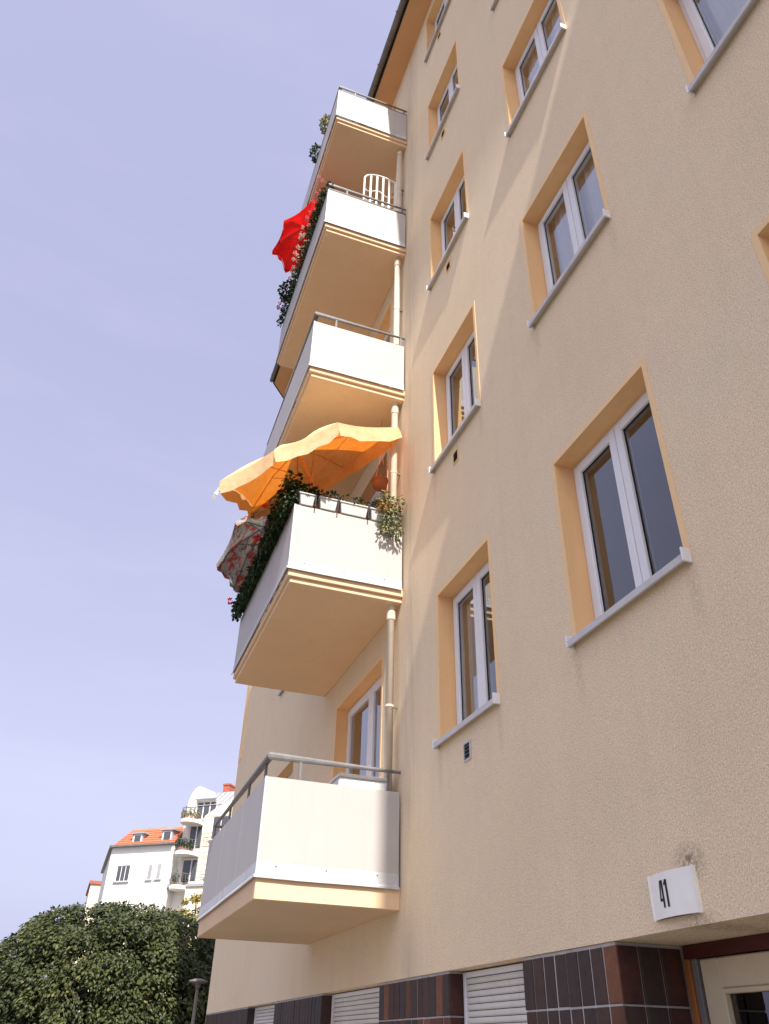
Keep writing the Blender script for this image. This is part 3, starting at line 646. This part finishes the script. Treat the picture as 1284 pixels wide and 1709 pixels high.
# ================================================================== parasols
def canopy(rimpts, apex, nrm, sag, sub=6, rows_=7):
    """fabric spanned between ribs: sagging panels between apex and rim"""
    N_ = len(rimpts); ctr_ = sum(rimpts, Vector()) / N_; grid = []
    for k in range(N_):
        a, b = rimpts[k], rimpts[(k + 1) % N_]
        for s_ in range(sub):
            t_ = s_ / sub; e = a.lerp(b, t_); e = e + (ctr_ - e).normalized() * sag * 4 * t_ * (1 - t_); grid.append((e, t_))
    return grid
def parasol(name, label, rimpts, apex, nrm, clothm, valm, val, pole, frame, sag=.05, joint=None, scallop=.03, valdir=None):
    root = empty(name, pole[-1]); tag(root, label, 'parasol'); rim = canopy(rimpts, apex, nrm, sag); L = len(rim); sub = 6; mb = MB(); R_ = 8
    for r_ in range(1, R_ + 1):
        f = r_ / R_
        for i, (e, t_) in enumerate(rim):
            p = apex.lerp(e, f); p = p - nrm * (sag * .55 * 4 * t_ * (1 - t_) * math.sin(math.pi * f * .75)) + nrm * .06 * math.sin(math.pi * f); mb.v.append(p)
    ai = len(mb.v); mb.v.append(apex.copy())
    for i in range(L): mb.f.append((ai, i, (i + 1) % L))
    for r_ in range(R_ - 1):
        for i in range(L): j = (i + 1) % L; mb.f.append((r_ * L + i, (r_ + 1) * L + i, (r_ + 1) * L + j, r_ * L + j))
    mb.build('canopy', clothm, root, smooth=True, fixn=False)
    # valance, one flap per panel, split at the ribs
    ctr_ = sum(rimpts, Vector()) / len(rimpts); N_ = len(rimpts)
    for k in range(N_):
        vb = MB(); pts = [rim[k * sub + s_][0] for s_ in range(sub)] + [rim[((k + 1) % N_) * sub][0]]
        for s_, p in enumerate(pts):
            t_ = s_ / sub; dr = (valdir or (Vector((0, 0, -1)) * .75 - nrm * .5 + (p - ctr_).normalized() * .12)).normalized()
            ln = val * (1 - .18 * abs(2 * t_ - 1) ** 3) + scallop * math.sin(t_ * math.pi * 5 + k) * .35; ins = (.02 if s_ == 0 else (-.02 if s_ == sub else 0))
            tang = (pts[-1] - pts[0]).normalized(); wv = (p - ctr_).normalized() * .012 * math.sin(t_ * 17 + k * 2)
            vb.v += [p, p + dr * ln * .5 + wv, p + dr * ln + tang * ins + wv * 2]
        for s_ in range(sub):
            for q in range(2): vb.f.append((s_ * 3 + q, s_ * 3 + q + 1, (s_ + 1) * 3 + q + 1, (s_ + 1) * 3 + q))
        vb.build('valance', valm, root, smooth=True, fixn=False)
    for p in rimpts: MB().tube([apex - nrm * .03, apex.lerp(p, .5) + nrm * .03, p - nrm * .012], .006, 5).build('rib', frame, root)
    hubp = apex - nrm * .45
    for p in rimpts: MB().tube([hubp, apex.lerp(p, .52) + nrm * .02], .005, 4).build('strut', frame, root)
    MB().tube([hubp - nrm * .05, hubp + nrm * .05], .03, 8).build('hub', frame, root)
    MB().tube([apex - nrm * .01] + pole, .017, 8).build('pole', frame, root, smooth=True)
    return root
# large yellow parasol: rim points read from the photograph on the tilted rim plane that clears the wall
nr = Vector((-.2, .6, 1)).normalized(); rp = Vector((7.53, 1.11, 7.54))
px_rim = [(367, 803), (458, 751), (564, 705), (665, 713), (572, 779), (500, 822), (422, 846)]
rimY = [on(p, rp, nr) for p in px_rim]; rimY[3] = on(px_rim[3], rp, nr)
cy = sum(rimY, Vector()) / 7; apY = cy + nr * .25
M['orange_frame'] = mat('orange_frame', (.62, .30, .12), .5)
parasol('large_parasol', 'large yellow orange parasol spread over a balcony with potted plants', rimY, apY, nr, 'orange_cloth', 'orange_cloth', .21, [apY - nr * .62, Vector((8.02, .70, 6.75)), Vector((8.02, .70, 5.76))], 'orange_frame', .055)
big_p = bpy.data.objects['large_parasol']; q = rimY[0]; nrB = Vector((0, 0, -1))
tb = MB(); tp_ = [q + Vector((0, 0, -.08)), q + Vector((.0, .02, -.13)), q + Vector((-.01, .045, -.19)), q + Vector((.01, .06, -.25))]
for a, b in zip(tp_, tp_[1:]): tb.quad(a, b, b + Vector((.02, -.05, .0)), a + Vector((.02, -.035, .0)))
tb.build('tie_band', 'white_cloth', big_p, fixn=False)
def rim_reg(A, nrm, rd, N_, rot, hr=.33):
    e1 = nrm.cross(Vector((0, 1, 0))).normalized(); e2 = nrm.cross(e1); return [A - nrm * hr * rd + (e1 * math.cos(rot + 2 * math.pi * k / N_) + e2 * math.sin(rot + 2 * math.pi * k / N_)) * rd for k in range(N_)]
nF = Vector((.375, .738, 1)).normalized(); aF = CAM + (Vector((9.748, 1.166, 8.01)) - CAM) * .95
parasol('floral_parasol', 'small tilted parasol with red floral pattern leaning over the balcony flower boxes', rim_reg(aF, nF, .93, 8, .545), aF, nF, 'floral_cloth', 'floral_cloth', .10, [aF - nF * .5, Vector((9.2, .95, 6.6)), Vector((9.2, .95, 5.76))], 'rail_metal', .05)
nR = Vector((.068, .693, 1)).normalized(); aR = CAM + (Vector((11.022, .857, 17.0)) - CAM) * .80 + Vector((0, .07, .04))
parasol('red_parasol', 'bright red parasol tilted over the street side of an upper balcony', rim_reg(aR, nR, .80, 8, -.294), aR, nR, 'red_cloth', 'red_cloth', .09, [aR - nR * .5, Vector((8.75, .95, 12.6)), Vector((8.75, .95, 11.66))], 'rail_metal', .06)

# ================================================================== street lamp
lp = at((331, 1640), 0, 21.0); L_ = empty('street_lamp', (lp.x, lp.y, 0)); tag(L_, 'slim grey street lamp with flat disc head before the dark tree', 'street lamp')
MB().tube([(lp.x, lp.y, 0), (lp.x, lp.y, .9), (lp.x, lp.y, 1.0), (lp.x, lp.y, lp.z)], [.065, .065, .04, .035], 12).build('pole', 'gutter_zinc', L_, smooth=True)
K = 20; hd = MB()
prof = [(.05, -.10), (.07, -.02), (.20, .0), (.215, .02), (.20, .04), (.08, .075), (.01, .085)]
for (r_, h) in prof:
    for q in range(K): hd.v.append(Vector((lp.x + r_ * math.cos(q * 2 * math.pi / K), lp.y + r_ * math.sin(q * 2 * math.pi / K), lp.z + h)))
for a in range(len(prof) - 1):
    for q in range(K): hd.f.append((a * K + q, a * K + (q + 1) % K, (a + 1) * K + (q + 1) % K, (a + 1) * K + q))
hd.build('lamp_head', 'gutter_zinc', L_, smooth=True)

# ================================================================== trees
def tree(name, label, base, top, rad, nclump, per, L, leafm, seed, zflat=.3):
    rg = random.Random(seed); base = Vector(base); root = empty(name, base); tag(root, label, 'tree')
    cz = top - rad[2]; ctr_ = Vector((base.x, base.y, cz)); tk = MB()
    fork = base + Vector((0, 0, max(1.6, (cz - rad[2] * .5)))); tk.tube([base, base.lerp(fork, .5) + Vector((.05, .04, 0)), fork], [.22, .17, .14], 10); clumps = []
    for i in range(nclump):
        u_ = (i + .5) / nclump; ph = i * 2.39996; z = 1 - 2 * u_ * .93; r_ = math.sqrt(max(0, 1 - z * z))
        d = Vector((r_ * math.cos(ph), r_ * math.sin(ph), z)) + Vector((rg.gauss(0, .06), rg.gauss(0, .06), rg.gauss(0, .06)))
        if i % 3 == 2: d *= .80
        wob = 1 + .07 * mnoise.noise(d * 2.1 + Vector((seed, 0, 0)))
        hh_ = math.hypot(d.x, d.y); se = d.length / (hh_ ** 2.7 + abs(d.z) ** 2.7 + 1e-6) ** (1 / 2.7)
        clumps.append((ctr_ + Vector((d.x * rad[0], d.y * rad[1], d.z * rad[2])) * wob * se * .93, d))
    for c_, d in clumps[::9]: tk.tube([fork, fork.lerp(c_, .5) + Vector((0, 0, .25)), c_], [.08, .045, .012], 5)
    tk.build('trunk', 'bark', root, smooth=True); mb = MB()
    for c_, d in clumps:
        cr_ = rg.uniform(.34, .52) * rad[0] / 3.3; tt = rg.uniform(0, .55)
        for _ in range(per):
            v = Vector((rg.gauss(0, 1), rg.gauss(0, 1), rg.gauss(0, .75))); v = v.normalized() * rg.random() ** .45; p = c_ + v * cr_
            q_ = p - ctr_; e_ = ((math.hypot(q_.x / rad[0], q_.y / rad[1])) ** 2.7 + abs(q_.z / rad[2]) ** 2.7) ** (1 / 2.7)
            if e_ > 1.0: p = ctr_ + q_ * (rg.uniform(.93, 1.0) / e_)
            out_ = (p - ctr_).normalized(); dr = (out_ * .6 + v * .5 + Vector((rg.gauss(0, .5), rg.gauss(0, .5), rg.gauss(0, .3) - .65))).normalized()
            ll = L * rg.uniform(.6, 1.3); mb.leaf(p, dr, (out_ + Vector((0, 0, .7)) + Vector((rg.gauss(0, .45), rg.gauss(0, .45), rg.gauss(0, .45)))), ll, ll * .62, min(1, tt + rg.random() * .45) if rg.random() > .012 else 1.0)
    mb.build('crown', leafm, root); return root
t0 = at((200, 1500), 0, 28.5)
tree('street_tree', 'broad dense dark green tree below the white house', (28.5, 1.0, 0), t0.z - .20, (3.4, 3.65, 2.75), 560, 185, .128, 'leaf_tree', 3)
t1 = at((332, 1494), 0, 50)
tree('yellow_tree', 'small yellowish green tree between the dark tree and the cream house', (50, t1.y - .1, 0), t1.z, (1.5, 1.5, 2.4), 90, 60, .2, 'leaf_pale', 8)

# ================================================================== far houses
P0 = Vector((85, .07, 0)); P1 = Vector((80.67, -5.22, 0)); U = (P1 - P0).normalized(); Z = Vector((0, 0, 1)); Nn = Vector((U.y, -U.x, 0))
if Nn.x > 0: Nn = -Nn
def fp(px, v=0.0):
    q = on(px, P0 + Nn * v, Nn); return (q - P0).dot(U), q.z
def frect(a, b, v=0.0):
    (u0, za), (u1, zb_) = fp(a, v), fp(b, v); return min(u0, u1), max(u0, u1), min(za, zb_), max(za, zb_)
def fbox(mb, u0, u1, v0, v1, z0, z1): return mb.obox(P0, U, Nn, Z, u0, u1, v0, v1, z0, z1)
hw = empty('white_house', P0); tag(hw, 'white rendered house with orange tiled mansard roof and two dormers', 'house')
WL = (P1 - P0).length; ZE = 17.38
fw_ = MB(); fbox(fw_, 0, WL, -14, 0, 0, ZE); fw_.build('wall', 'render_white', hw)
cn = MB(); fbox(cn, -.12, WL + .05, -.3, .42, ZE - .02, ZE + .16); cn.build('eaves_gutter', 'gutter_zinc', hw)
# side wall running away along the other street, with its gutter
sd = MB(); sd.obox(P0, Vector((1, 0, 0)), Vector((0, 1, 0)), Z, .02, 14, -.5, .04, 0, ZE - .01); sd.build('side_wall', 'render_white', hw)
sg = MB(); sg.obox(P0, Vector((1, 0, 0)), Vector((0, 1, 0)), Z, .0, 14, .042, .34, ZE - .12, ZE + .12); sg.build('side_gutter', 'gutter_zinc', hw)
# mansard roof in overlapping tile courses
ur, zr = fp((223, 1385), -1.9); zr = fp((260, 1383), -1.9)[1]; R_ = 7
for i in range(R_):
    t0_, t1_ = i / R_, (i + 1) / R_
    za, zb_ = ZE + .16 + (zr - ZE - .16) * t0_, ZE + .16 + (zr - ZE - .16) * t1_; va, vb_ = -1.9 * t0_, -1.9 * t1_
    ua, ub = -.05 + (ur + .05) * t0_, -.05 + (ur + .05) * t1_
    c_ = MB(); Q = lambda u_, v_, z_: P0 + U * u_ + Nn * v_ + Z * z_
    c_.prism([Q(ua, va + .13, za - .03), Q(WL, va + .13, za - .03), Q(WL, vb_, zb_ + .02), Q(ub, vb_, zb_ + .02)], -Nn * .08 - Z * .03); c_.build('tile_course', 'roof_tile', hw)
bk = MB(); bk.quad(Q(-.05, 0, ZE + .1), Q(ur, -1.9, zr - .1), Q(ur, -13, zr - .1), Q(-.05, -13, ZE + .1)); bk.build('hip', 'roof_tile', hw, fixn=False)
rd = MB(); fbox(rd, ur - .05, WL + .02, -3.2, -1.85, zr - .02, zr + .16); rd.build('roof_ridge', 'zinc_grey', hw)
def far_window(parent, u0, u1, z0, z1, v, panes=2, framem='pvc', rec=.16, sill=True, fr=.07):
    """recessed look: dark reveal box set back is replaced by a frame with panes standing in a shallow casing"""
    f = MB(); fbox(f, u0, u1, v - rec, v + .012, z0, z1); w_ = f.build('window', framem, parent)
    pw = (u1 - u0 - fr * (panes + 1)) / panes
    for i in range(panes):
        a = u0 + fr + i * (pw + fr); g = MB(); fbox(g, a, a + pw, v + .0, v + .018, z0 + fr, z1 - fr); g.build('pane', 'far_glass', w_)
    c_ = MB(); fbox(c_, u0 - .06, u0, v - .01, v + .07, z0, z1 + .06); fbox(c_, u1, u1 + .06, v - .01, v + .07, z0, z1 + .06); fbox(c_, u0, u1, v - .01, v + .07, z1, z1 + .06); c_.build('casing', parent_mat(parent), w_)
    if sill: s = MB(); fbox(s, u0 - .15, u1 + .1, v - .01, v + .14, z0 - .09, z0 - .001); s.build('sill', 'zinc_grey', w_)
    return w_
def parent_mat(p): return 'render_cream' if 'cream' in p.name else 'render_white'
mat('far_glass', (.07, .075, .085), .08, 0, .6)
u0, u1, z0, z1 = frect((197, 1445), (214, 1471)); far_window(hw, u0, u1, z0, z1, 0, 3)
for a, b in (((249, 1442), (254, 1468)), ((264, 1441), (269, 1467))):
    u0, u1, z0, z1 = frect(a, b); s = MB(); fbox(s, u0, u1, -.02, .006, z0, z1); w_ = s.build('slit_window', 'render_white', hw)
    g = MB(); fbox(g, u0 + .05, u1 - .18, .0, .012, z0 + .05, z1 - .05); g.build('pane', 'zinc_grey', w_); s = MB(); fbox(s, u0 - .12, u1 + .02, -.01, .12, z0 - .1, z0); s.build('sill', 'zinc_grey', w_)
for a, b in (((224, 1393), (235, 1409)), ((273, 1387), (285, 1404))):
    u0, u1, z0, z1 = frect(a, b, -.3); dd = MB(); fbox(dd, u0 - .12, u1 + .12, -2.2, -.32, z0 - .1, z1 + .05); d_ = dd.build('dormer', 'zinc_grey', hw)
    f = MB(); fbox(f, u0, u1, -.34, -.29, z0, z1); f.build('dormer_frame', 'pvc', d_); f = MB(); fbox(f, u0 + .14, u1 - .12, -.30, -.27, z0 + .14, z1 - .1); f.build('pane', 'far_glass', d_)
    f = MB(); fbox(f, u0 - .3, u1 + .3, -2.3, -.15, z1 + .05, z1 + .18); f.build('dormer_roof', 'zinc_grey', d_)
vp = MB(); q = P0 + U * (WL * .75) - Nn * 2.4; vp.tube([q + Z * zr, q + Z * (zr + .8)], .05, 6); vp.build('roof_vent', 'zinc_grey', hw)
dpp = MB(); q = P0 + U * (WL - .1) + Nn * .12; dpp.tube([q, q + Z * (ZE - .1)], .07, 8); dpp.build('downpipe', 'render_white', hw)

# modern cream house with rounded balconies
hm = empty('cream_house', P0 + U * WL); tag(hm, 'pale cream and white house with rounded balconies, zinc roof and brick chimney', 'house')
UM0 = WL + .02; UM1 = UM0 + 9
zt_ = fp((340, 1325), -1.2)[1]; zs = fp((341, 1370))[1]; 
b_ = MB(); fbox(b_, UM0, UM1, -12, -1.1, 0, zs); b_.build('rear_wall', 'render_white', hm)
uc0, uc1, zc0, zc1 = frect((342, 1362), (388, 1472)); uc1 = UM1; zc0 = fp((330, 1475))[1]
# cream bay with fine grooves: stacked courses
nG = 11; hG = (zc1 - zc0) / nG
for i in range(nG): c_ = MB(); fbox(c_, uc0, uc1, -1.09, .0, zc0 + i * hG, zc0 + (i + 1) * hG - .045); c_.build('wall_course', 'render_cream', hm)
c_ = MB(); fbox(c_, uc0 + .03, uc1, -1.08, -.03, zc0, zc1); c_.build('bay_core', 'zinc_grey', hm)
ar = [Q(uc0, 0, zc1)] + [Q(uc0 + 3.2 * i / 10, 0, zc1 + 1.25 * math.sin(math.pi / 2 * i / 10)) for i in range(11)] + [Q(uc1, 0, zc1 + 1.25), Q(uc1, 0, zc1)]
c_ = MB(); c_.prism(ar, -Nn * 1.05); c_.build('arched_gable', 'render_cream', hm)
c_ = MB(); fbox(c_, UM0, uc1, -1.1, .12, zc0 - .22, zc0 - .002); c_.build('cornice', 'zinc_grey', hm)
c_ = MB(); fbox(c_, uc0 - .9, uc1, -1.1, -.02, 0, zc0 - .23); c_.build('lower_wall', 'render_cream', hm)
u0, u1, z0, z1 = frect((357, 1363), (380, 1400)); far_window(hm, u0, u1, z0, z1, .0, 2)
u0, u1, z0, z1 = frect((349, 1421), (360, 1464)); far_window(hm, u0, u1 + .8, z0, z1, .0, 2)
u0, u1, z0, z1 = frect((336, 1495), (350, 1512)); far_window(hm, u0, u1, z0, z1, -.02, 1)
# zinc roof with standing seams
ra, rb = fp((326, 1346), -1.1), fp((340, 1325), -2.6)
zq0, zq1 = ra[1], rb[1]; c_ = MB(); c_.prism([Q(ra[0], -1.0, zq0), Q(UM1, -1.0, zq0), Q(UM1, -2.6, zq1), Q(rb[0], -2.6, zq1)], -Nn * .2); zr_ = c_.build('zinc_roof', 'zinc_grey', hm)
for i in range(14):
    uu = ra[0] + .5 + i * .55; s = MB(); s.prism([Q(uu, -.99, zq0 + .02), Q(uu + .05, -.99, zq0 + .02), Q(uu + .05 + .3, -2.58, zq1 + .02), Q(uu + .3, -2.58, zq1 + .02)], Nn * .05); s.build('seam', 'zinc_grey', zr_)
c_ = MB(); fbox(c_, rb[0], UM1, -10, -2.6, zq1 - .1, zq1 + .02); c_.build('flat_roof', 'zinc_grey', hm)
# curved white fire wall standing above the roof
k0, k1, k2 = fp((312, 1352), -1.4), fp((335, 1312), -1.4), fp((357, 1322), -1.4)
pts = [Q(k0[0], -1.4, k0[1] - 6)] + [Q(k0[0] + (k1[0] - k0[0]) * (1 - math.cos(math.pi / 2 * i / 8)), -1.4, k0[1] + (k1[1] - k0[1]) * math.sin(math.pi / 2 * i / 8)) for i in range(9)] + [Q(k2[0], -1.4, k2[1]), Q(k2[0], -1.4, k0[1] - 6)]
c_ = MB(); c_.prism(pts, -Nn * .35); c_.build('fire_wall', 'render_white', hm)
u0, u1, z0, z1 = frect((372, 1322), (384, 1308), -3.5); c_ = MB(); fbox(c_, u0, u1, -4.6, -3.5, z0 - 1, z1); ch = c_.build('chimney', 'brick_red', hm); c_ = MB(); fbox(c_, u0 - .06, u1 + .06, -4.66, -3.44, z1 - .12, z1 + .04); c_.build('chimney_cap', 'brick_red', ch)
# top floor glazing, lower balcony doors
for a, b, pn in (((330, 1338), (360, 1367), 3), ((318, 1378), (337, 1418), 2), ((306, 1434), (331, 1473), 2)):
    u0, u1, z0, z1 = frect(a, b, -1.09); far_window(hm, u0, u1, z0, z1, -1.085, pn, sill=False, fr=.12)
ln = MB(); u0, u1, z0, z1 = frect((328, 1336), (362, 1331), -1.0); fbox(ln, u0, u1, -1.1, -.75, z0, z0 + .12); ln.build('window_hood', 'zinc_grey', hm)
rgf = random.Random(21)
for bi, (a, b) in enumerate((((303, 1370), (331, 1368)), ((293, 1423), (323, 1421)), ((284, 1480), (312, 1477)))):
    ua, zs_ = fp(a); ub = fp(b)[0]; um = (ua + ub) / 2; hwid = (ub - ua) / 2
    pts = [Q(um - hwid * math.cos(math.pi * i / 12), -.35 + 1.25 * math.sin(math.pi * i / 12), zs_ - .28) for i in range(13)] + [Q(ub, -1.09, zs_ - .28), Q(ua, -1.09, zs_ - .28)]
    c_ = MB(); c_.prism(pts, Z * .3); bl = c_.build('round_balcony', 'render_white', hm)
    edge = [p + Z * 1.3 - Nn * .05 for p in pts[:13]]; r_ = MB(); r_.tube(edge, .03, 5); r_.tube([p - Z * .85 for p in edge], .02, 4); r_.build('railing', 'rail_metal', bl)
    for p in edge[::1]: r_ = MB(); r_.tube([p - Z * 1.0, p], .018, 4); r_.build('baluster', 'rail_metal', bl)
    pl_ = empty('balcony_plants', Q(um, .2, zs_ + .02)); tag(pl_, ['row of potted plants behind the railing of the topmost rounded balcony', 'thick potted greenery on the middle rounded balcony', 'few potted plants on the lowest rounded balcony'][bi], 'plants')
    fm = MB(); pm = MB()
    for i in range((5, 8, 3)[bi]):
        an = math.pi * (.12 + .76 * i / max(1, (5, 8, 3)[bi] - 1)); cc = Q(um - hwid * .8 * math.cos(an), -.35 + .95 * math.sin(an), zs_ + .3)
        foliage(fm, cc + Z * rgf.uniform(.15, .5), (.28, .28, rgf.uniform(.25, .55)), 130, .16, rgf); pm.tube([cc - Z * .27, cc + Z * .05], [.12, .17], 8)
    fm.build('foliage', 'leaf_dark' if bi else 'leaf_light', pl_); pm.build('pots', 'terracotta', pl_)
dpp = MB(); q = Q(uc0 - .55, -.9, 0); dpp.tube([q + Z * (zc0 - 1), q + Z * zs], .07, 8); dpp.build('downpipe', 'render_white', hm)
# low parapet rails on the cream bay
for a, b in (((347, 1371), (358, 1407)), ((340, 1452), (350, 1470))):
    u0, u1, z0, z1 = frect(a, b); r_ = MB()
    for h_ in (0.1, .5, .9): r_.tube([Q(u0, .25, z0 + h_), Q(u0 + 2.6, .25, z0 + h_)], .02, 4)
    for i in range(8): r_.tube([Q(u0 + i * .37, .25, z0), Q(u0 + i * .37, .25, z0 + .95)], .016, 4)
    r_.build('window_railing', 'rail_metal', hm)
# cream house further off on the left
q0 = at((152, 1475), 0, 110); q1 = at((178, 1480), 0, 110)
hc = empty('cream_corner_house', (110, q0.y, 0)); tag(hc, 'cream gable of a further house just left of the white house', 'house')
MB().box(110, 120, q1.y - 3, q0.y, 0, q0.z).build('wall', 'render_cream', hc); MB().box(109.8, 120.2, q1.y - 3, q0.y + .2, q0.z, q0.z + .35).build('parapet', 'brick_red', hc)
for i in range(3): MB().box(112, 112.7, q1.y + .05 + i * .55, q1.y + .4 + i * .55, q0.z + .351, q0.z + .6).build('chimney_pot', 'brick_red', hc)
